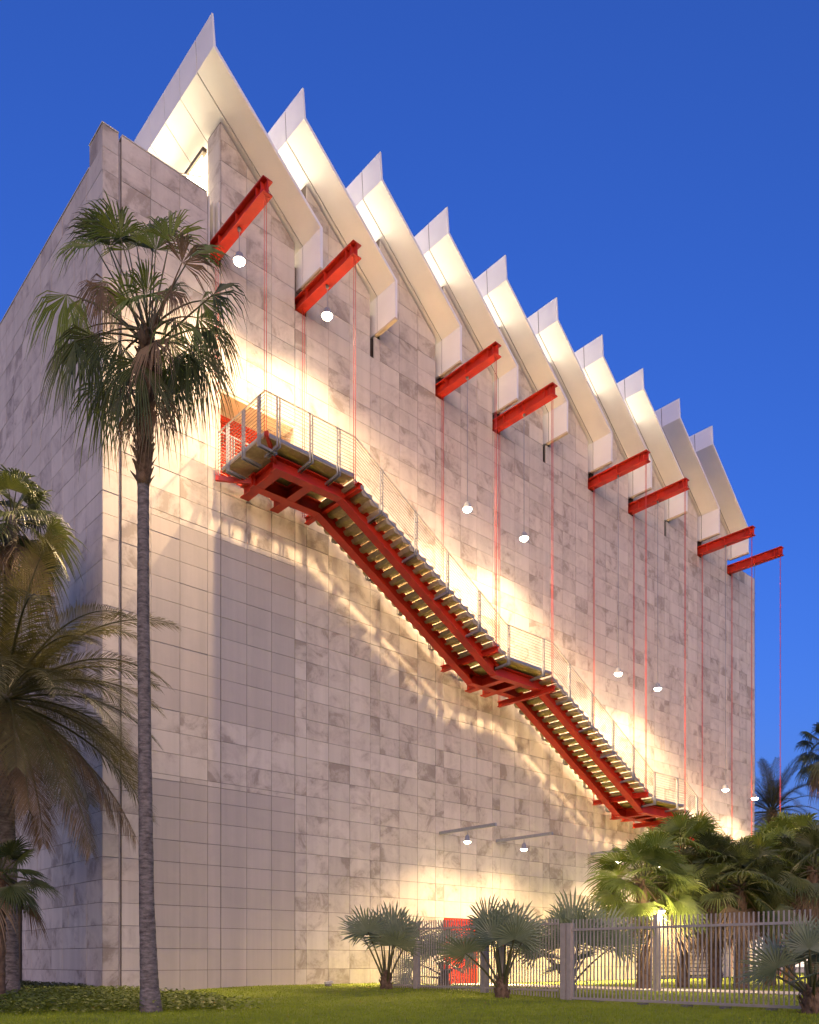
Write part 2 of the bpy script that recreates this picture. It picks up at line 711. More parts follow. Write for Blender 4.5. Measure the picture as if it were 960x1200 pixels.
# roof fins: folded white plates, one per bay, panelled along their length
FY0, FPAN, FEND = -1.05, .98, 24.0
def fin_profile(k):
    b = 7 * k
    A = (X(b + 6.5), 22.15)
    B = (X(b + 6.5), 23.35)
    C = (X(b - 1.9), 26.30)
    D = (X(b - 2.02), 27.20)
    return [A, (A[0] + .09, A[1] + .0), (B[0] + .09, B[1] + .05), (C[0] + .07, C[1] + .07), (D[0] + .05, D[1]), D, C, B]
for k in range(NM):
    pr = fin_profile(k)
    sgn = pr[::-1]
    poly = pr
    core = MB()
    y = FY0 + 6 * FPAN
    core.prism(poly, y + .01, FEND)
    inn = [(p[0] + dx, p[1] + dz) for p, (dx, dz) in zip(pr, [(.02, .03), (-.02, .03), (-.02, 0), (-.015, -.025), (-.012, -.03), (.012, -.03), (.02, .02), (.02, .02)])]
    fin = core.build('roof_fin', M['white'], bld)
    ic = MB()
    ic.prism(inn, FY0 + .02, y + .005)
    ic.build('fin_core', M['brown'], fin)
    for i in range(6):
        ya = FY0 + i * FPAN + (.0 if i == 0 else .013)
        yb2 = FY0 + (i + 1) * FPAN - .013
        if i == 0:
            yb2 = FY0 + .93
            ya = FY0
        if i == 1:
            ya = FY0 + .965
        p = MB()
        p.prism(poly, ya, yb2)
        p.build('fin_panel', M['white'], fin)
    e = MB()
    e.box(pr[0][0] - .012, pr[1][0] + .012, FY0 - .004, 0, 22.08, 22.147)
    e.build('fin_foot', M['cream'], fin)
    # north light: glowing pane under the fin with its bronze head frame
    if k < 8:
        xg = X(7 * k) - .10
        fr = MB()
        fr.bar((xg, .78, 25.17), (xg, 23, 25.17), .14, .13)
        fr.bar((xg, .85, 21.6), (xg, .85, 25.1), .08, .08)
        f = fr.build('skylight', M['brown'], bld)
        pn = MB()
        pn.add([(xg - .01, .9, 21.62), (xg - .01, 23, 21.62), (xg - .01, 23, 25.09), (xg - .01, .9, 25.09)], [(0, 3, 2, 1)])
        pn.build('pane', M['skylight'], f)
MB().tube([(X(0) - .12, .80, 24.35), (X(-5), 2.4, 24.6)], .022, 6).build('tie_rod', M['cream'], bld)

# red beams
BT, BB, BO = 21.78, 21.37, -2.86
def beam_x(k): return X(7 * k + 6.5)
beam_obj = {}
for k in BEAMS:
    mb = MB()
    x = beam_x(k)
    mb.ibeam((x, .25, (BT + BB) / 2), (x, BO, (BT + BB) / 2), .30, BT - BB, tf=.035, tw=.03)
    for yy in (BO + .16, BO + .40, -1.4, -.45):
        mb.bar((x, yy, BB + .046), (x, yy, BT - .046), .25, .016, (0, 1, 0))
    for yy in (BO + .08, -.25):
        for dx in (-.09, .09):
            mb.box(x + dx - .018, x + dx + .018, yy - .018, yy + .018, BB - .018, BB - .001)
    beam_obj[k] = mb.build('steel_beam', M['red'], bld)
    mb = MB()
    mb.tube([(x, -1.4, BB + .0), (x, -1.4, BB - .07)], .05, 8)
    mb.build('beam_hook', M['steel'], beam_obj[k])

# upper doorway: recess with tan head and a red louvred door; lower red door
mb = MB()
mb.box(X(0) - .2, X(6) + .2, .74, .80, 14.9, 17.9)
dp = mb.build('door_recess', M['tan'], bld)
mb = MB()
mb.box(X(0), X(6), .0, .735, 17.57, 17.655)
mb.box(X(6) - .05, X(6), .0, .735, 15.06, 17.568)
mb.build('recess_lining', M['tan'], dp)
mb = MB()
mb.box(X(.1), X(3.9), .69, .735, 15.06, 17.4)
door = mb.build('door', M['reddoor'], dp)
mb = MB()
mb.box(-.3 + X(.1), X(.1) - .005, .60, .735, 15.06, 17.5)
for i in range(24):
    z = 15.12 + i * .093
    mb.bar((X(.2), .665, z), (X(3.8), .665, z), .05, .03, (0, .5, 1))
mb.build('louvre', M['reddoor'], door)
mb = MB()
mb.box(X(21) + .01, X(25) - .01, -.005, .03, .02, 2.42)
d2 = mb.build('red_door', M['reddoor'], bld)
mb = MB()
mb.box(X(21) + .02, X(21) + .07, -.045, -.006, .02, 2.40)
mb.box(X(25) - .07, X(25) - .02, -.045, -.006, .02, 2.40)
mb.box(X(21) + .07, X(25) - .07, -.045, -.006, 2.33, 2.40)
for i in range(22):
    mb.box(X(21) + .1, X(23) - .05, -.03, -.007, .2 + i * .095, .25 + i * .095)
    mb.box(X(23) + .05, X(25) - .1, -.03, -.007, .2 + i * .095, .25 + i * .095)
mb.build('louvre', M['reddoor'], d2)
mb = MB()
for dx in (-.1, .1):
    mb.bar((X(23) + dx, -.09, .95), (X(23) + dx, -.09, 1.2), .03, .03)
    mb.box(X(23) + dx - .012, X(23) + dx + .012, -.088, -.008, 1.0, 1.02)
mb.build('handle', M['steel'], d2)
# louvred plant screen low on the far end of the wall
mb = MB()
mb.box(X(50), X(66), -.10, -.07, .1, 3.0)
ls = mb.build('louvre_screen', M['joint'], bld)
for i in range(15):
    s_ = MB()
    s_.box(X(50), X(66), -.18, -.102, .16 + i * .19, .16 + i * .19 + .14)
    s_.build('slat', M['louvre'], ls)
# dark doorway in the left wall
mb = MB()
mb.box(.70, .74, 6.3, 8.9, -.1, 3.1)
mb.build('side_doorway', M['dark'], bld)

# bars that carry the two lower lamps
for u_ in (20.5, 27.5, 41.5, 48.5):
    mb = MB()
    mb.bar((X(u_), -.02, 5.50), (X(u_), -2.75, 5.50), .09, .11)
    mb.build('lamp_bar', M['steel'], bld)

# ------------------------------------------------------------------ exterior stair
stair = empty('exterior_stair', (X(-.4), 0, 0))
tag(stair, 'long red steel exterior stair with grey cable railings climbing across the stone facade', 'stairs')
SO = (X(-.4), 0, 0)
LZ = [15.10, 11.37, 7.64, 3.91]
def lz(i): return LZ[i]
def u_start(i): return -.4 if i == 0 else 21.8 + 21 * (i - 1)
def u_end(i): return 6.6 + 21 * i
NR = 22
OI, OO = .36, 2.66
S1, S2 = .95, 2.10


def sp(mb, name, m, parent=stair, kind=None):
    return sub(mb, SO).build(name, m, parent, kind)


def part_under(mb, name, m, par, kind=None):
    return sub(mb, SO).build(name, m, par, kind)


tread_me = None
for i in range(4):
    xa, xb, z = X(u_start(i)), X(u_end(i)), lz(i)
    mb = MB()
    mb.box(xa, xb, -OO, -OI, z - .09, z)
    deck = sp(mb, 'landing_deck', M['tread'])
    mb = MB()
    mb.box(xa - .012, xb, -OO - .012, -OO - .002, z - .05, z + .03)
    if i == 0:
        mb.box(xa - .012, xa - .002, -OO, -OI, z - .05, z + .03)
    part_under(mb, 'kerb_plate', M['steel'], deck)
    zb = z - .36
    xs_ = xa + (.0 if i else X(.6) - X(-.4))
    for o in (S1, S2):
        mb = MB()
        mb.ibeam((xs_ if i else X(1.0), -o, zb), (xb - .05, -o, zb), .30, .38, tf=.035)
        sp(mb, 'landing_beam', M['red'])
    cb = (1.5, 3.9) if i == 0 else (u_start(i) + 1.5, u_start(i) + 3.4)
    for uu in cb:
        mb = MB()
        mb.ibeam((X(uu), -.22, zb - .004), (X(uu), -S2, zb - .004), .28, .36, tf=.035)
        sp(mb, 'cross_beam', M['red'])
    if i == 0:
        mb = MB()
        mb.bar((X(1.3), -S2 + .05, zb + .05), (X(-.4), -2.72, z - .03), .09, .14)
        sp(mb, 'corner_strut', M['red'])
        mb = MB()
        mb.bar((X(1.3), -S1, zb + .0), (X(-.6), -.16, z - .22), .09, .14)
        sp(mb, 'corner_strut', M['red'])
    if i < 3:
        xe = X(u_start(i + 1))
        go = (xe - xb) / (NR - 1)
        rise = (lz(i) - lz(i + 1)) / NR
        for o in (S1, S2):
            mb = MB()
            dz = rise * .9
            mb.ibeam((xb - .06, -o, zb - .0), (xe + .12, -o, lz(i + 1) - .36), .30, .38, tf=.035)
            sp(mb, 'stringer', M['red'])
        if tread_me is None:
            t = MB()
            wdt = OO - OI
            prof = [(-.045, 0), (-.045, -.06), (.02, -.135), (.12, -.145), (.30, -.13), (.38, -.10), (.38, 0)]
            n = len(prof)
            v = [(x, -wdt / 2, z_) for x, z_ in prof] + [(x, wdt / 2, z_) for x, z_ in prof]
            fs = [tuple(range(n)), tuple(range(2 * n - 1, n - 1, -1))] + [(a, a + n, (a + 1) % n + n, (a + 1) % n) for a in range(n)]
            t.add(v, fs)
            to = t.build('tread', M['tread'], stair)
            tread_me = to.data
            first = to
        for s_ in range(NR - 1):
            o_ = first if (i == 0 and s_ == 0) else first.copy()
            if o_ is not first:
                COL.objects.link(o_)
                o_.parent = stair
            o_.location = (xb + go * s_ - SO[0], -(OO + OI) / 2, lz(i) - rise * (s_ + 1))
        # edge strips carrying the treads
        for o in (OI - .02, OO + .008):
            mb = MB()
            mb.bar((xb, -o, lz(i) - rise * .5 - .04), (xe, -o, lz(i + 1) + rise * .5 - .04), .012, .05)
            sp(mb, 'tread_edge_strip', M['steel'])
    # hanger beams at the rods
    if i:
        for uu, zz in ((20.5 + 21 * (i - 1), z + .26), (27.5 + 21 * (i - 1), z - .42)):
            mb = MB()
            mb.ibeam((X(uu), -.12, zz - .2), (X(uu), -2.84, zz - .2), .16, .20, tf=.025)
            sp(mb, 'hanger_beam', M['red'])
    else:
        mb = MB()
        mb.ibeam((X(6.8), -.12, z - .36), (X(6.8), -2.84, z - .36), .16, .20, tf=.025)
        sp(mb, 'hanger_beam', M['red'])


def rail_z(u_):
    for i in range(4):
        if u_ <= u_end(i):
            return lz(i)
        if i < 3 and u_ < u_start(i + 1):
            t = (u_ - u_end(i)) / (u_start(i + 1) - u_end(i))
            return lz(i) + t * (lz(i + 1) - lz(i))
    return lz(3)


POSTS = [.5, 3.0, 5.2, 8.9, 12.1, 15.3, 18.7, 22.1, 26.4, 29.9, 33.1, 36.3, 39.5, 43.1, 47.2, 50.9, 54.1, 57.3, 60.5, 64.1, 68.2]
RH = 1.08
for side, o in (('o', OO + .05), ('i', OI - .06)):
    inward = 1 if side == 'o' else -1
    for uu in POSTS:
        z = rail_z(uu)
        x = X(uu)
        mb = MB()
        for dx in (-.045, .045):
            mb.box(x + dx - .009, x + dx + .009, -o - .03, -o + .03, z - .22, z + RH)
        mb.box(x - .05, x + .05, -o - .01, -o + .01, z + .25, z + .27)
        mb.box(x - .05, x + .05, -o - .01, -o + .01, z + .75, z + .77)
        e = .62 if side == 'o' else .16
        for dx in (-.045, .045):
            mb.bar((x + dx, -o - .03, z - .235), (x + dx, -o + inward * e, z - .275), .016, .07)
        sp(mb, 'railing_post', M['steel'])
    # top rail and wires
    nodes = []
    for i in range(4):
        nodes += [(u_start(i), lz(i)), (u_end(i), lz(i))]
    for a, b in zip(nodes[:-1], nodes[1:]):
        mb = MB()
        mb.bar((X(a[0]), -o, a[1] + RH + .012), (X(b[0]), -o, b[1] + RH + .012), .05, .022)
        rl = sp(mb, 'handrail', M['steel'])
        mb = MB()
        for w in range(10):
            h = .09 + w * .1
            mb.tube([(X(a[0]), -o, a[1] + h), (X(b[0]), -o, b[1] + h)], .0095, 4, caps=False)
        part_under(mb, 'railing_wires', M['wire'], rl, 'stuff')
# end railing of the top landing
xe = X(u_start(0)) - .03
for o in (.75, 1.6, 2.4):
    mb = MB()
    for dy in (-.045, .045):
        mb.box(xe - .03, xe + .03, -o + dy - .009, -o + dy + .009, LZ[0] - .22, LZ[0] + RH)
        mb.bar((xe - .03, -o + dy, LZ[0] - .235), (xe + .55, -o + dy, LZ[0] - .275), .016, .07)
    sp(mb, 'railing_post', M['steel'])
mb = MB()
mb.bar((xe, -.22, LZ[0] + RH + .012), (xe, -OO - .05, LZ[0] + RH + .012), .05, .022)
rl = sp(mb, 'handrail', M['steel'])
mb = MB()
for w in range(10):
    h = .09 + w * .1
    mb.tube([(xe, -.22, LZ[0] + h), (xe, -OO - .05, LZ[0] + h)], .0095, 4, caps=False)
part_under(mb, 'railing_wires', M['wire'], rl, 'stuff')

# ------------------------------------------------------------------ hanger rods and hanging lamps
ORD = ['first', 'second', 'third', 'fourth', 'fifth', 'sixth', 'seventh', 'eighth']
RODZ = {-1: LZ[0] - .25, 0: LZ[0] - .3, 2: LZ[1] + .1, 3: LZ[1] - .6, 5: LZ[2] + .1, 6: LZ[2] - .6, 8: LZ[3] + .1, 9: .05}
for n, k in enumerate(BEAMS):
    for where, y in (('outer tip', -2.74), ('wall end', -.16)):
        x = beam_x(k) + (.0)
        e = empty('hanger_rods', (x, y, RODZ[k]))
        tag(e, f'thin red rod pair at the {where} of the {ORD[n]} red beam from left', 'hanger rods', 'red rods hanging from the roof beams')
        for dx in (-.035, .035):
            mb = MB()
            mb.tube([(dx, 0, 0), (dx, 0, BB - RODZ[k])], .0095, 6)
            mb.build('rod', M['redrod'], e)


def spot(loc, watts, size=154, blend=.75, colr=(1, .69, .38)):
    """wall-washing floodlight: the reflector throws more light down the wall than across it"""
    d = bpy.data.lights.new('lamp_light', 'SPOT')
    d.energy = watts
    d.color = colr
    d.spot_size = rad(size)
    d.spot_blend = blend
    d.shadow_soft_size = .09
    d.use_nodes = True
    n, l = d.node_tree.nodes, d.node_tree.links
    em = n['Emission']
    tc = n.new('ShaderNodeTexCoord')
    sx = n.new('ShaderNodeSeparateXYZ')
    l.new(tc.outputs['Normal'], sx.inputs[0])
    ab = n.new('ShaderNodeMath')
    ab.operation = 'ABSOLUTE'
    l.new(sx.outputs['Y'], ab.inputs[0])
    mx = n.new('ShaderNodeMath')
    mx.operation = 'MAXIMUM'
    mx.inputs[1].default_value = .17
    l.new(ab.outputs[0], mx.inputs[0])
    pw = n.new('ShaderNodeMath')
    pw.operation = 'POWER'
    pw.inputs[1].default_value = -1.9
    l.new(mx.outputs[0], pw.inputs[0])
    l.new(pw.outputs[0], em.inputs['Strength'])
    o = bpy.data.objects.new('lamp_light', d)
    COL.objects.link(o)
    o.location = loc
    return o


def hanging_lamp(x, y, z, ztop, label, watts, r=.16, group='floodlights hanging in front of the facade'):
    e = empty('hanging_lamp', (x, y, z))
    tag(e, label, 'lamp', group)
    MB().tube([(0, 0, .29), (0, 0, ztop - z)], .012, 6).build('cord', M['steel'], e)
    MB().tube([(0, 0, .03), (0, 0, .07), (0, 0, .10), (0, 0, .22), (0, 0, .24), (0, 0, .30)], [r * 1.08, r * 1.0, r * .72, r * .66, r * .5, r * .12], 16).build('housing', M['steel'], e)
    mb = MB()
    pts, rr = [], []
    for i in range(7):
        a = math.pi / 2 * i / 6
        pts.append((0, 0, .045 - r * .72 * math.sin(a)))
        rr.append(max(.004, r * math.cos(a)))
    mb.tube(pts, rr, 16)
    mb.build('lens', M['lens'], e)
    spot((0, 0, -r * .95 - .04), watts).parent = e
    return e


LAMPZ = {-1: 20.42, 0: 20.42, 2: 16.70, 3: 16.68, 5: 12.96, 6: 12.98, 8: 9.28, 9: 9.24}
for n, k in enumerate(BEAMS):
    hanging_lamp(beam_x(k), -1.4, LAMPZ[k], BB - .05, f'bright floodlight hanging on a cord below the {ORD[n]} red beam from the left', LAMP_W)
for i, u_ in enumerate((20.5, 27.5, 41.5, 48.5)):
    hanging_lamp(X(u_), -1.4, 5.02, 5.45, ('low floodlight hanging from the grey wall bar nearest the left palms', 'low floodlight hanging from the grey wall bar just left of the big green palms', 'low floodlight on the left wall bar hidden behind the bright green palm', 'low floodlight on the right wall bar behind the dark palm cluster')[i], LAMP_W * .6, r=.12)

# ------------------------------------------------------------------ fence
FX = 6.2
def picket(z1, w):
    mb = MB()
    mb.box(-w / 2, w / 2, -w / 2, w / 2, 0, z1)
    me = bpy.data.meshes.new('picket')
    return mb
def fence(name, label, ya, yb2, step, ztop, zbot, rails, posts, pw=.023, gate=False):
    zg = gz(FX, (ya + yb2) / 2)
    e = empty(name, (FX, ya, zg))
    tag(e, label, 'fence' if not gate else 'gate')
    n = int(abs(yb2 - ya) / step)
    first_ = picket(ztop - zbot, pw).build('picket', M['fence'], e)
    for i in range(n + 1):
        o_ = first_ if i == 0 else first_.copy()
        if i:
            COL.objects.link(o_)
            o_.parent = e
        y = -i * step
        o_.location = (0, y, zbot + (gz(FX, ya + y) - zg if not gate else 0))
        if R.random() < .3:
            o_.rotation_euler = (0, R.uniform(-.004, .004), 0)
    for z in rails:
        MB().bar((-.035, 0, z), (-.035, yb2 - ya, z), .03, .05).build('rail', M['fence'], e)
    for y, w, h in posts:
        MB().box(-w / 2, w / 2, y - ya - w / 2, y - ya + w / 2, -.05, h).build('post', M['fence'], e)
    return e
fence('picket_fence', 'grey fence of thin upright pickets between the wall and the sliding gate', -4.5, -10.35, .088, 1.80, .02, (1.60, .10), ((-5.6, .12, 1.78), (-8.05, .15, 1.62), (-8.6, .12, 1.62)))
gt = fence('sliding_gate', 'long grey sliding gate of tall upright pickets on small wheel blocks', -10.72, -15.95, .094, 1.83, .06, (1.60, .09), (), gate=True)
for y in (-11.4, -12.5, -13.5, -14.3, -15.2):
    mb = MB()
    mb.box(-.12, .10, y + 10.72 - .07, y + 10.72 + .07, -.06, .05)
    mb.build('wheel_block', M['block'], gt)
e = empty('gate_post', (FX, -10.55, gz(FX, -10.55)))
tag(e, 'pair of thick grey steel posts where the fence meets the sliding gate', 'post')
MB().box(-.08, .08, -.02, .13, -.05, 1.70).build('post', M['fence'], e)
MB().box(-.08, .08, -.16, -.05, -.05, 1.70).build('post', M['fence'], e)


# ------------------------------------------------------------------ palms
def fan_leaf(mb, base, hub, axis, normal, rad_, spread=115, nseg=30, cup=.12, droop=.18, tip=.15, mi=0, si=1, pet=.018, sag=.12, rr=R, ragged=.0):
    base, hub = Vector(base), Vector(hub)
    a = Vector(axis).normalized()
    n = Vector(normal)
    n = n - a * n.dot(a)
    n = n.normalized() if n.length > 1e-4 else a.orthogonal().normalized()
    b = n.cross(a)
    mid = (base + hub) / 2 + Vector((0, 0, sag * (hub - base).length))
    pts = []
    for i in range(7):
        t = i / 6
        pts.append(base * (1 - t) ** 2 + mid * 2 * t * (1 - t) + hub * t * t)
    mb.tube(pts, [pet * (1.5 - .9 * i / 6) for i in range(7)], 5, si, caps=False)
    sp_ = rad(spread)
    half = sp_ / nseg

    def P(r, th, h=0.0, dr=0.0):
        t = r / rad_
        return hub + (a * math.cos(th) + b * math.sin(th)) * r + n * (cup * rad_ * t * t * (1 if abs(th) < 3 else 1) + h) + Vector((0, 0, -droop * rad_ * t ** 2.2 - dr))
    for i in range(nseg):
        th = -sp_ + 2 * sp_ * (i + .5) / nseg + rr.uniform(-.25, .25) * half
        ln = rad_ * (.70 + .30 * math.cos(th * .75)) * rr.uniform(.84, 1.08)
        rs = ln * (.52 if nseg > 30 else .45)
        if rr.random() < ragged:
            continue
        tw = rr.uniform(.4, 1.5) * tip * rad_
        bend = rr.uniform(-.4, .4) * half
        v = [hub, P(rs, th - half), P(rs, th, .018 * rad_), P(rs, th + half),
             P(ln * .80, th + bend - half * .42, 0, tw * .35), P(ln * .80, th + bend, .008 * rad_, tw * .32), P(ln * .80, th + bend + half * .42, 0, tw * .35),
             P(ln, th + bend * 1.8, 0, tw)]
        mb.add(v, [(0, 1, 2), (0, 2, 3), (1, 4, 5, 2), (2, 5, 6, 3), (4, 7, 5), (5, 7, 6)], mi)


def feather_leaf(mb, base, d, length, arc=1.0, ll=.45, n=60, mi=0, si=1, droop=.35, twist=0, vee=.25, rr=R):
    """pinnate frond: rachis leaves base along d and bends down by arc"""
    base, d = Vector(base), Vector(d).normalized()
    side = d.cross(Vector((0, 0, 1)))
    side = side.normalized() if side.length > .05 else Vector((1, 0, 0))
    pts, tan = [], []
    p, t = base.copy(), d.copy()
    N = 24
    for i in range(N + 1):
        pts.append(p.copy())
        tan.append(t.copy())
        p = p + t * (length / N)
        t = (t + Vector((0, 0, -arc * 1.6 / N * (.4 + 1.2 * i / N)))).normalized()
    mb.tube(pts, [.028 * (1.05 - .95 * i / N) * max(.6, length / 3) for i in range(N + 1)], 5, si, caps=False)
    for j in range(n):
        s_ = .14 + .86 * (j + rr.uniform(-.2, .2)) / n
        s_ = min(s_, .999)
        i = min(N - 1, int(s_ * N))
        f = s_ * N - i
        p0 = pts[i].lerp(pts[i + 1], f)
        t0 = tan[i]
        up = side.cross(t0).normalized()
        l0 = ll * (math.sin(math.pi * (.13 + .80 * s_)) ** .7) * rr.uniform(.85, 1.1)
        for sg in (-1, 1):
            dr = (side * sg * .85 + t0 * (.55 + .5 * s_) + up * (vee + rr.uniform(-.1, .1))).normalized()
            w = .0085 * max(.9, length / 2.6)
            wv = t0 * w
            q1 = p0 + dr * l0 * .5 - Vector((0, 0, droop * l0 * .14))
            q2 = p0 + dr * l0 - Vector((0, 0, droop * l0 * rr.uniform(.4, .75)))
            mb.add([p0 - wv * .5, p0 + wv * .5, q1 + wv, q1 - wv, q2], [(0, 1, 2, 3), (3, 2, 4)], mi)


def trunk_mesh(pts, radii, rough=.04, boots=0, seg=14, ring=.07, rr=R):
    mb = MB()
    P_, Q_ = [], []
    for i in range(len(pts) - 1):
        a, b = Vector(pts[i]), Vector(pts[i + 1])
        n = max(2, int((b - a).length / ring))
        for j in range(n):
            t = j / n
            P_.append(a.lerp(b, t))
            Q_.append((radii[i] + (radii[i + 1] - radii[i]) * t) * (1 + rr.uniform(-rough, rough)))
    P_.append(Vector(pts[-1]))
    Q_.append(radii[-1])
    mb.tube(P_, Q_, seg, 0)
    return mb, P_, Q_


def add_boots(mb, P_, Q_, frac0, frac1, n, ln=.22, rr=R):
    """stubs of old leaf stalks"""
    for k in range(n):
        t = frac0 + (frac1 - frac0) * (k + rr.random()) / n
        i = min(len(P_) - 1, int(t * (len(P_) - 1)))
        a = k * 2.39996 + rr.uniform(-.3, .3)
        r = Vector((math.cos(a), math.sin(a), 0))
        s_ = Vector((-math.sin(a), math.cos(a), 0))
        c = P_[i] + r * Q_[i] * .85
        tipp = c + r * ln * rr.uniform(.25, .6) + Vector((0, 0, ln * rr.uniform(.3, 1)))
        w = ln * .28
        mb.add([c - s_ * w, c + s_ * w, c + Vector((0, 0, -w)) + r * .01, tipp - s_ * w * .3, tipp + s_ * w * .3], [(0, 2, 3), (2, 1, 4), (2, 4, 3), (0, 3, 4, 1)], 0)


def fan_crown(e, n, radius, pet, mat, el0=82, el1=-35, spread=118, nseg=32, droop=.15, tip=.12, cup=.12, dry=0, top=(0, 0, 0), seed=1, roll=35, petw=.018, name='frond', facing=0):
    rr = random.Random(seed)
    for i in range(n):
        az = i * 2.39996 + rr.uniform(-.25, .25)
        f = (i + .5) / n
        el = rad(el0 + (el1 - el0) * f ** .85 + rr.uniform(-7, 7))
        d = Vector((math.cos(az) * math.cos(el), math.sin(az) * math.cos(el), math.sin(el)))
        pl = pet * rr.uniform(.8, 1.15) * (.75 + .35 * f)
        b0 = Vector(top) + Vector((math.cos(az), math.sin(az), 0)) * .05 - Vector((0, 0, .25 * f * pet))
        hub = b0 + d * pl - Vector((0, 0, .12 * pl * f))
        ax = (d + Vector((0, 0, -.45 * f))).normalized()
        nor = Vector((-math.cos(az) * math.sin(el), -math.sin(az) * math.sin(el), math.cos(el)))
        nor = Matrix.Rotation(rad(rr.uniform(-roll, roll)), 3, ax) @ nor
        if facing:
            to = (CAM - (e.location + hub)).normalized()
            nor = (nor * (1 - facing) + to * facing * (1 if nor.dot(to) > 0 else -1)).normalized()
        mb = MB()
        isdry = i >= n - dry
        fan_leaf(mb, b0, hub, ax, nor, radius * rr.uniform(.85, 1.1), spread, nseg, cup, droop + (.25 if isdry else .10 * f), tip + (.3 if isdry else 0), pet=petw, rr=rr)
        mb.build(name, [M['dry'] if isdry else M[mat], M['dry'] if isdry else M['stem']], e)


# --- the tall fan palm in front of the left corner
D1 = 15.0
pb = at(178, 1185, D1)
e = empty('tall_fan_palm', (pb.x, pb.y, gz(pb.x, pb.y)))
tag(e, 'tall slender fan palm with a ragged drooping crown standing before the building corner', 'palm tree')
O = Vector(e.location)
tp = [at(177, 1186, D1), at(175, 1150, D1), at(172, 1060, D1), at(170, 900, D1), at(168, 720, D1), at(168, 560, D1), at(170, 480, D1), at(173, 390, D1)]
tp = [p - O for p in tp]
tp[0].z = -.05
mb, P_, Q_ = trunk_mesh(tp, [.20, .158, .128, .115, .104, .098, .10, .08], .03)
mb.build('trunk', M['bark'], e)
mb = MB()
mb.tube([tp[5] + Vector((0, 0, -.15)), tp[5], tp[6], tp[7]], [.10, .125, .135, .09], 12)
PP = [tp[5].lerp(tp[7], i / 40) for i in range(41)]
add_boots(mb, PP, [.125] * 41, 0, .95, 120, .24)
mb.build('leaf_bases', M['rough'], e)
top = tp[7]
# (hub px, hub py, depth offset, fan axis in the picture (right, up), size, droop, dry)
TF = [(128, 300, -.3, (-.25, .9), .95, .05, 0), (118, 282, .25, (-.3, 1), .8, .05, 0), (150, 305, .35, (-.1, 1), .85, .05, 0), (183, 305, .1, (.05, 1), .85, .0, 0),
      (200, 295, -.2, (.3, 1), .9, .0, 0), (226, 312, .2, (.8, .55), .95, .12, 0), (215, 320, -.4, (.6, .5), .8, .2, 1), (236, 352, -.1, (.9, -.2), .8, .35, 0),
      (232, 372, .4, (.8, -.5), .85, .5, 0), (222, 408, -.3, (.6, -.8), .9, .5, 0), (236, 415, .2, (.6, -.9), .85, .5, 0), (200, 400, .5, (.3, -1), .95, .45, 0),
      (205, 425, -.2, (.25, -1), .95, .4, 0), (163, 425, -.6, (-.05, -1), 1.0, .3, 0), (182, 430, .4, (.1, -1), 1.0, .3, 0), (135, 440, .2, (-.2, -1), .95, .4, 0),
      (148, 455, -.3, (-.1, -1), .9, .4, 0), (112, 395, -.2, (-.3, -.95), 1.0, .45, 0), (95, 350, .1, (-.55, -.75), 1.0, .5, 0), (78, 345, -.3, (-.3, -1), .9, .5, 0),
      (100, 385, .4, (-.35, -.9), 1.0, .4, 0), (125, 330, .1, (-.5, -.4), .7, .7, 1), (118, 335, -.5, (-.1, -.9), .6, .6, 1), (200, 340, -.6, (.15, -1), .6, .6, 1),
      (165, 350, -.7, (-.05, -.4), .7, .3, 0), (160, 300, .3, (-.3, .8), .7, .1, 0), (250, 385, .3, (.5, -1), .7, .5, 0), (140, 290, -.5, (-.35, .75), .95, .1, 0), (108, 300, .3, (-.7, .5), .85, .3, 0), (88, 400, -.4, (-.2, -1), .95, .5, 0), (120, 450, .5, (-.3, -1), .9, .5, 0), (250, 345, -.3, (.95, .1), .9, .3, 0), (192, 415, .1, (.1, -1), .9, .4, 0), (180, 290, .4, (.15, 1), .95, .0, 0), (172, 345, -.5, (.2, .9), .75, .1, 0), (190, 350, .3, (.6, .8), .8, .15, 0), (150, 350, -.3, (-.5, .7), .75, .15, 0), (205, 375, -.5, (.7, -.6), .75, .45, 0), (140, 400, -.5, (-.4, -.9), .8, .45, 0), (182, 400, -.7, (.2, -1), .7, .5, 1), (180, 470, -.3, (.1, -1), .8, .3, 1), (160, 475, -.1, (-.2, -1), .75, .3, 1)]
rr = random.Random(5)
rightv, fwdv, upv = Vector((SN, -CS, 0)), Vector((CS, SN, 0)), Vector((0, 0, 1))
for px, py, dd, (ar, au), sz, dr, dry in TF:
    hub = at(px + .04 * (172 - px) * (py < 330), py - 12 * (py < 330), D1 + dd) - O
    ax = rightv * ar + upv * au + fwdv * (dd * .8 + rr.uniform(-.2, .2))
    nor = -fwdv + rightv * rr.uniform(-.7, .7) + upv * rr.uniform(.0, .7)
    mb = MB()
    b0 = top + Vector((rr.uniform(-.06, .06), rr.uniform(-.06, .06), -.25 + rr.uniform(-.15, .3)))
    fan_leaf(mb, b0, hub, ax, nor, sz * .88, rr.uniform(74, 98) if not dry else 88, 40, .05, .08 + dr * .8, .26 + dr * .8, pet=.016, sag=.22 if au < 0 else .02, rr=rr, ragged=.24)
    mb.build('frond', [M['dry'] if dry else M['fandark' if rr.random() < .4 else 'fan'], M['dry'] if dry else M['stem']], e)
mb = MB()
for k in range(34):
    a = rr.uniform(0, 6.28)
    L_ = rr.uniform(.3, 1.0)
    q = top + Vector((math.cos(a) * .12, math.sin(a) * .12, rr.uniform(-.9, .1)))
    d = Vector((math.cos(a) * rr.uniform(.15, .6), math.sin(a) * rr.uniform(.15, .6), 0))
    mb.tube([q, q + d * L_ * .6 + Vector((0, 0, -.1 * L_)), q + d * L_ + Vector((0, 0, -.6 * L_))], [.012, .009, .004], 4, caps=False)
mb.build('dead_stalks', M['dry'], e, kind='stuff')

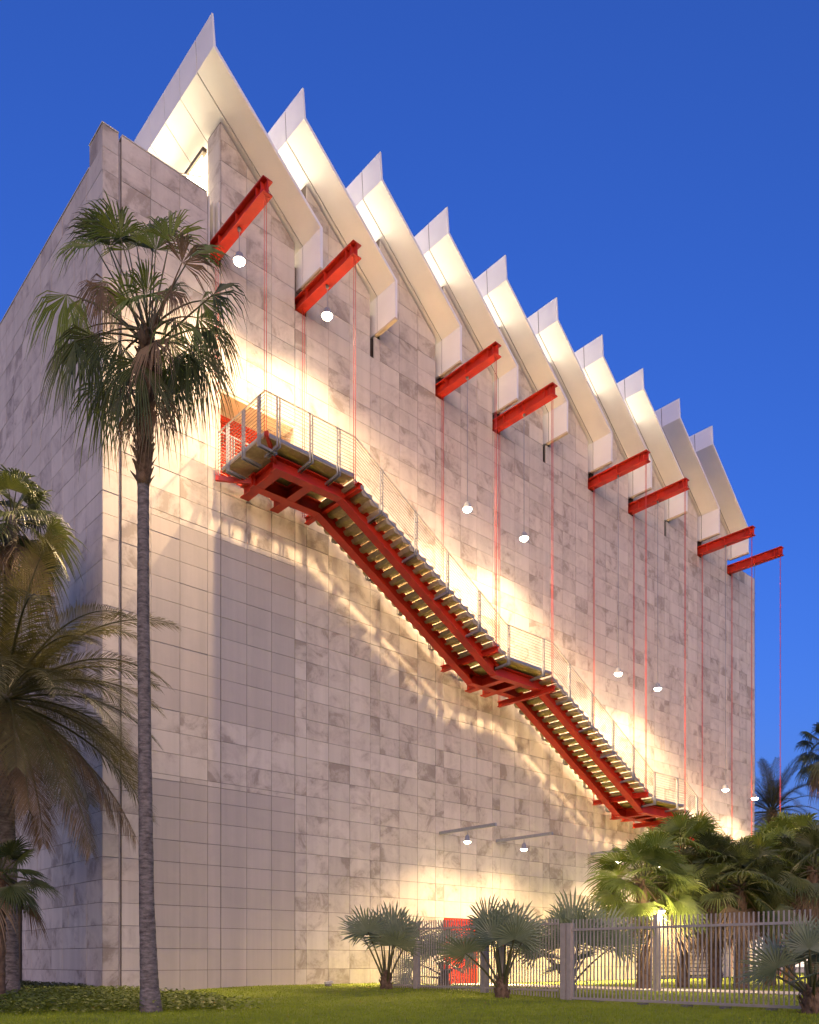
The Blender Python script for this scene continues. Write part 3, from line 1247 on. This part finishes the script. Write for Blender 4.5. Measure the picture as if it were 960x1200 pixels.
# --- feather palm at the left edge
pb = at(12, 1168, 20.0)
e = empty('feather_palm', (pb.x, pb.y, 0))
tag(e, 'feather palm with long arching fronds spilling in from the left edge', 'palm tree')
O = Vector(e.location)
cr = at(6, 808, 18.6) - O
mb, P_, Q_ = trunk_mesh([Vector((0, 0, -.05)), Vector((0, 0, .5)), at(10, 1000, 19.8) - O, at(4, 880, 19.4) - O, cr], [.26, .20, .17, .18, .26], .02)
mb.build('trunk', M['bark'], e)
rr = random.Random(21)
for i in range(72):
    az = i * 2.39996
    f = (i + .5) / 72
    el = rad(62 - 100 * f + rr.uniform(-8, 8))
    d = Vector((math.cos(az) * math.cos(el), math.sin(az) * math.cos(el), math.sin(el)))
    mb = MB()
    isdry = f > .80  # low fronds: dry brown also stands in for golden light on them
    feather_leaf(mb, cr + Vector((math.cos(az) * .12, math.sin(az) * .12, -.35 * f)), d, rr.uniform(3.2, 4.1), arc=.72 + .35 * rr.random(), ll=.84, n=100, droop=.45 if not isdry else .9, vee=.22 if not isdry else -.1, rr=rr)
    mb.build('frond', [M['dry'] if isdry and rr.random() < .75 else M['feather'], M['stem']], e)

# --- dark fan palm behind it
pb = at(-4, 1166, 21.5)
e = empty('dark_fan_palm', (pb.x, pb.y, 0))
tag(e, 'dark fan palm whose crown rises above the feather palm at the left edge', 'palm tree')
O = Vector(e.location)
cr = at(14, 605, 21.5) - O
mb, P_, Q_ = trunk_mesh([Vector((0, 0, -.05)), cr * .5, cr], [.2, .15, .14], .03)
mb.build('trunk', M['bark'], e)
fan_crown(e, 26, .95, .75, 'fandark', el0=80, el1=-60, spread=100, droop=.3, tip=.3, top=cr, seed=31, dry=4)

# --- small palm lower left
pb = at(-6, 1176, 17.0)
e = empty('small_fan_palm', (pb.x, pb.y, 0))
tag(e, 'short dark fan palm with a few brown fronds at the lower left edge', 'palm tree')
O = Vector(e.location)
cr = at(-2, 1022, 17.0) - O
mb, P_, Q_ = trunk_mesh([Vector((0, 0, -.05)), cr * .6, cr], [.19, .16, .15], .05)
add_boots(mb, P_, Q_, .1, 1, 60, .16)
mb.build('trunk', M['rough'], e)
fan_crown(e, 22, .62, .55, 'fandark', el0=75, el1=-40, spread=110, droop=.2, tip=.15, top=cr, seed=8, dry=3)  # last few fronds take the brown leaf material


def short_palm(px, py, d, n, radius, pet, mat, label, seed, el0=78, el1=-15, dry=0, hgt=.45, tr=.13, cat='palm', facing=.4, spread=120, nseg=28, name='silver_fan_palm', group=None, droop=.05, tip=.05, cup=.14, ztop=None):
    p = at(px, py, d)
    z0 = gz(p.x, p.y)
    e = empty(name, (p.x, p.y, z0))
    tag(e, label, cat, group)
    h = hgt if ztop is None else (at(px, ztop, d).z - z0)
    rr = random.Random(seed)
    mb, P_, Q_ = trunk_mesh([Vector((0, 0, -.06)), Vector((rr.uniform(-.05, .05), 0, h * .5)), Vector((rr.uniform(-.05, .05), rr.uniform(-.05, .05), h))], [tr * 1.25, tr * 1.05, tr * .85], .06, ring=.05)
    add_boots(mb, P_, Q_, 0, 1, int(24 + 40 * h), tr * 1.2, rr=rr)
    mb.build('trunk', M['rough'], e)
    fan_crown(e, n, radius, pet, mat, el0, el1, spread, nseg, droop, tip, cup, dry, (0, 0, h), seed, 30, .022, 'frond', facing)
    return e


short_palm(453, 1160, 22.6, 8, .95, 1.48, 'silver', 'silver green fan palm on the lawn left of the fence, nearest the bare stone wall', 3, el0=88, el1=52)
short_palm(589, 1169, 19.2, 10, .88, 1.34, 'silver', 'silver green fan palm on the lawn in front of the fence', 14, el0=88, el1=46)
short_palm(668, 1164, 22.5, 13, 1.05, 1.5, 'silver', 'silver green fan palm behind the gate posts', 25, el0=88, el1=30)
short_palm(521, 1157, 26.0, 10, .70, 1.05, 'silver', 'small silver fan palm behind the picket fence beside the red door', 36, el0=84, el1=10)
short_palm(953, 1184, 14.6, 13, .66, .88, 'silver', 'blue grey fan palm at the right end of the gate, cut by the picture edge', 47, el0=88, el1=32, tr=.16)

# green fan palms on trunks behind the gate
def trunk_palm(px, d, pyc, n, radius, pet, mat, label, seed, dry=2, tr=.17, el1=-45, name='green_fan_palm', droop=.22, tip=.22):
    p = at(px, 1125, d)
    z0 = gz(p.x, p.y)
    e = empty(name, (p.x, p.y, z0))
    tag(e, label, 'palm tree')
    h = CAM.z + (HY - pyc) / FPX * d - z0
    rr = random.Random(seed)
    mb, P_, Q_ = trunk_mesh([Vector((0, 0, -.06)), Vector((rr.uniform(-.1, .1), 0, h * .5)), Vector((rr.uniform(-.1, .1), rr.uniform(-.1, .1), h))], [tr * 1.35, tr, tr * .9], .06, ring=.06)
    add_boots(mb, P_, Q_, .05, 1, int(60 * h / 2), .2, rr=rr)
    mb.build('trunk', M['rough'], e)
    fan_crown(e, n, radius, pet, mat, 84, el1, 112, 34, droop, tip, .10, dry, (0, 0, h), seed, 40, .02, 'frond', .2)
    return e


trunk_palm(755, 26.5, 1030, 30, 1.05, 1.05, 'fan', 'bright green fan palm behind the gate beside the small lit lamp post', 101, tr=.18)
trunk_palm(800, 28.5, 1000, 28, 1.05, 1.0, 'fan', 'green fan palm whose upright fronds cover the foot of the red stair', 102)
trunk_palm(838, 28.0, 1025, 30, 1.05, 1.1, 'fandark', 'dark fan palm in the middle of the cluster behind the gate', 103, dry=5)
trunk_palm(868, 27.0, 1035, 28, 1.0, 1.1, 'fandark', 'dark fan palm with wind swept fronds right of the cluster middle', 104, dry=4)
trunk_palm(902, 30.0, 1020, 30, 1.1, 1.1, 'fan', 'olive fan palm below the end of the building', 105, dry=3)
trunk_palm(925, 33.0, 995, 30, 1.15, 1.2, 'fan', 'olive fan palm under the date palm at the right', 106, dry=3)
trunk_palm(955, 28.0, 1015, 28, 1.05, 1.1, 'fandark', 'dark fan palm at the right edge behind the blue grey palm', 107, dry=3)

# date palm behind the building end
p = at(905, 1125, 54)
e = empty('date_palm', (p.x, p.y, 0))
tag(e, 'date palm with arching feather fronds against the sky beyond the building end', 'palm tree')
h = CAM.z + (HY - 950) / FPX * 54
mb, P_, Q_ = trunk_mesh([Vector((0, 0, -.06)), Vector((0, 0, h * .5)), Vector((0, 0, h))], [.35, .3, .33], .05, ring=.2)
add_boots(mb, P_, Q_, .1, 1, 90, .3)
mb.build('trunk', M['rough'], e)
rr = random.Random(77)
for i in range(44):
    az = i * 2.39996
    f = (i + .5) / 44
    el = rad(82 - 105 * f + rr.uniform(-6, 6))
    d = Vector((math.cos(az) * math.cos(el), math.sin(az) * math.cos(el), math.sin(el)))
    mb = MB()
    feather_leaf(mb, Vector((0, 0, h - .3 * f)), d, rr.uniform(3.3, 4.0), arc=1.0, ll=.70, n=80, droop=.25, vee=.15, rr=rr)
    mb.build('frond', [M['feather'], M['stem']], e)

# tall fan palm at the right edge
p = at(968, 1125, 50)
e = empty('distant_fan_palm', (p.x, p.y, 0))
tag(e, 'tall fan palm far right whose ragged crown stands against the sky', 'palm tree')
h = CAM.z + (HY - 872) / FPX * 50
mb, P_, Q_ = trunk_mesh([Vector((0, 0, -.06)), Vector((0, 0, h * .5)), Vector((0, 0, h))], [.3, .22, .2], .03, ring=.2)
mb.build('trunk', M['bark'], e)
fan_crown(e, 34, 1.0, 1.25, 'fandark', 85, -70, 105, 26, .35, .3, .08, 5, (0, 0, h), 88)

# ------------------------------------------------------------------ lamp post behind the gate, ground light, far pieces
p = at(770, 1160, 24.8)
e = empty('lamp_post', (p.x, p.y, gz(p.x, p.y)))
tag(e, 'square grey lamp post with a small bright lamp among the palms', 'lamp post')
h = CAM.z + (HY - 1068) / FPX * 24.8
MB().box(-.085, .085, -.085, .085, -.05, h - .08).build('post', M['fence'], e)
mb = MB()
mb.tube([(.12, -.08, h + .10), (.12, -.08, h + .02)], [.05, .11], 12)
mb.bar((0, 0, h - .1), (.12, -.08, h + .1), .03, .03)
mb.build('hood', M['steel'], e)
mb = MB()
mb.tube([(.12, -.08, h + .015), (.12, -.08, h - .02), (.12, -.08, h - .05)], [.09, .08, .02], 12)
mb.build('lens', M['smalllens'], e)
pl = bpy.data.lights.new('lamp_light', 'POINT')
pl.energy = 75
pl.color = (1, .75, .45)
pl.shadow_soft_size = .08
po = bpy.data.objects.new('lamp_light', pl)
COL.objects.link(po)
po.parent = e
po.location = (.12, -.08, h - .17)

p = at(385, 1159, 25.4)
e = empty('ground_light', (p.x, p.y, gz(p.x, p.y)))
tag(e, 'small pale ground fixture on the grass at the foot of the stone wall', 'light fixture')
MB().tube([(0, 0, -.02), (0, 0, .05), (0, 0, .09)], [.12, .11, .05], 12).build('housing', M['block'], e)
MB().bar((-.12, 0, .10), (.14, 0, .13), .12, .07).build('head', M['pale'], e)

p = at(925, 1125, 62)
e = empty('low_building', (p.x, p.y, 0))
tag(e, 'low pale building with lit windows far behind the right hand palms', 'building')
mb = MB()
mb.box(-9, 9, 0, 6, -.1, 3.6)
mb.build('wall', M['pale'], e)
mb = MB()
mb.box(-9.3, 9.3, -.3, 6.3, 3.6, 3.9)
mb.build('roof', M['block'], e)
e.rotation_euler = (0, 0, math.atan2(-CS, SN))
for i in range(6):
    fr = MB().box(-8 + i * 2.7, -6.2 + i * 2.7, -.05, .02, .3, 2.6).build('window', M['steel'], e)
    MB().box(-7.9 + i * 2.7, -6.3 + i * 2.7, -.08, -.052, .4, 2.5).build('pane', M['litpane'], fr)

p = at(2, 1125, 34)
e = empty('red_glow_panel', (p.x, p.y, 0))
tag(e, 'red panel standing in for a red lit entrance behind the left edge palms', 'banner')
MB().box(-.9, .9, -.04, .04, .4, 3.0).build('panel', M['reddoor'], e)  # red paint stands in for the glow of a red lit entrance
MB().box(-.98, -.91, -.05, .05, -.05, 3.1).build('post', M['fence'], e)
MB().box(.91, .98, -.05, .05, -.05, 3.1).build('post', M['fence'], e)

# ------------------------------------------------------------------ ground cover and grass
rr = random.Random(4)
mb = MB()
n = 0
while n < 42000:
    x, y = rr.uniform(-12, 3.2), rr.uniform(-12, 1.2)
    # bed outline in plan: wraps the building corner and ends in a curve on the lawn
    if x > 0 and y > -.15:
        continue
    if y < -9.2 - .4 * (x + .8) + rr.uniform(-.3, .3) or x > .8 + .17 * y + .25 * math.sin(y) + rr.uniform(-.3, .3):
        continue
    if rr.random() < .35 and math.sin(x * 3.1 + 2 * math.sin(y)) * math.sin(y * 2.7) > .35:
        continue
    n += 1
    h = rr.uniform(.02, .24)
    a = rr.uniform(0, 6.28)
    s_ = rr.uniform(.022, .05)
    t = rr.uniform(.1, .9)
    c = Vector((x, y, gz(x, y) + h))
    u1 = Vector((math.cos(a), math.sin(a), rr.uniform(-.5, .5))) * s_
    v1 = Vector((-math.sin(a), math.cos(a), rr.uniform(-.6, .6))) * s_ * .7
    mb.add([c - u1, c - v1, c + u1, c + v1], [(0, 1, 2, 3)])
mb.build('ground_cover', M['shrub'], kind='stuff')
mb = MB()
for k in range(90000):
    py = 1150 + 52 * rr.random() ** 1.1
    px = rr.uniform(-30, 990)
    d = FPX * CAM.z / max(14, (py - HY))
    d = min(d, 30) * rr.uniform(.96, 1.04)
    q = at(px, HY, d)
    x, y = q.x, q.y
    if (x > -.3 and y > -.25) or (12.5 < x < 14.6):
        continue
    z = gz(x, y)
    h = rr.uniform(.02, .055)
    a = rr.uniform(0, 6.28)
    w = .006 * d / 14
    dx, dy = math.cos(a) * w, math.sin(a) * w
    lx, ly = rr.uniform(-.03, .03), rr.uniform(-.03, .03)
    mb.add([(x - dx, y - dy, z), (x + dx, y + dy, z), (x + lx, y + ly, z + h)], [(0, 1, 2)])
mb.build('grass', M['grassm'], kind='stuff')
mb = MB()
for k in range(5200):                           # dark low hedge along the foot of the left wall
    x, y = rr.uniform(-.75, -.12), rr.uniform(.2, 9)
    h = rr.uniform(.02, .30) * (1 - abs(x + .43) * 1.2)
    c = Vector((x, y, gz(x, y) + h))
    a = rr.uniform(0, 6.28)
    s_ = rr.uniform(.03, .06)
    u1 = Vector((math.cos(a), math.sin(a), rr.uniform(-.6, .6))) * s_
    v1 = Vector((-math.sin(a), math.cos(a), rr.uniform(-.6, .6))) * s_ * .6
    mb.add([c - u1, c - v1, c + u1, c + v1], [(0, 1, 2, 3)])
hd = mb.build('low_hedge', M['fandark'], kind='stuff')
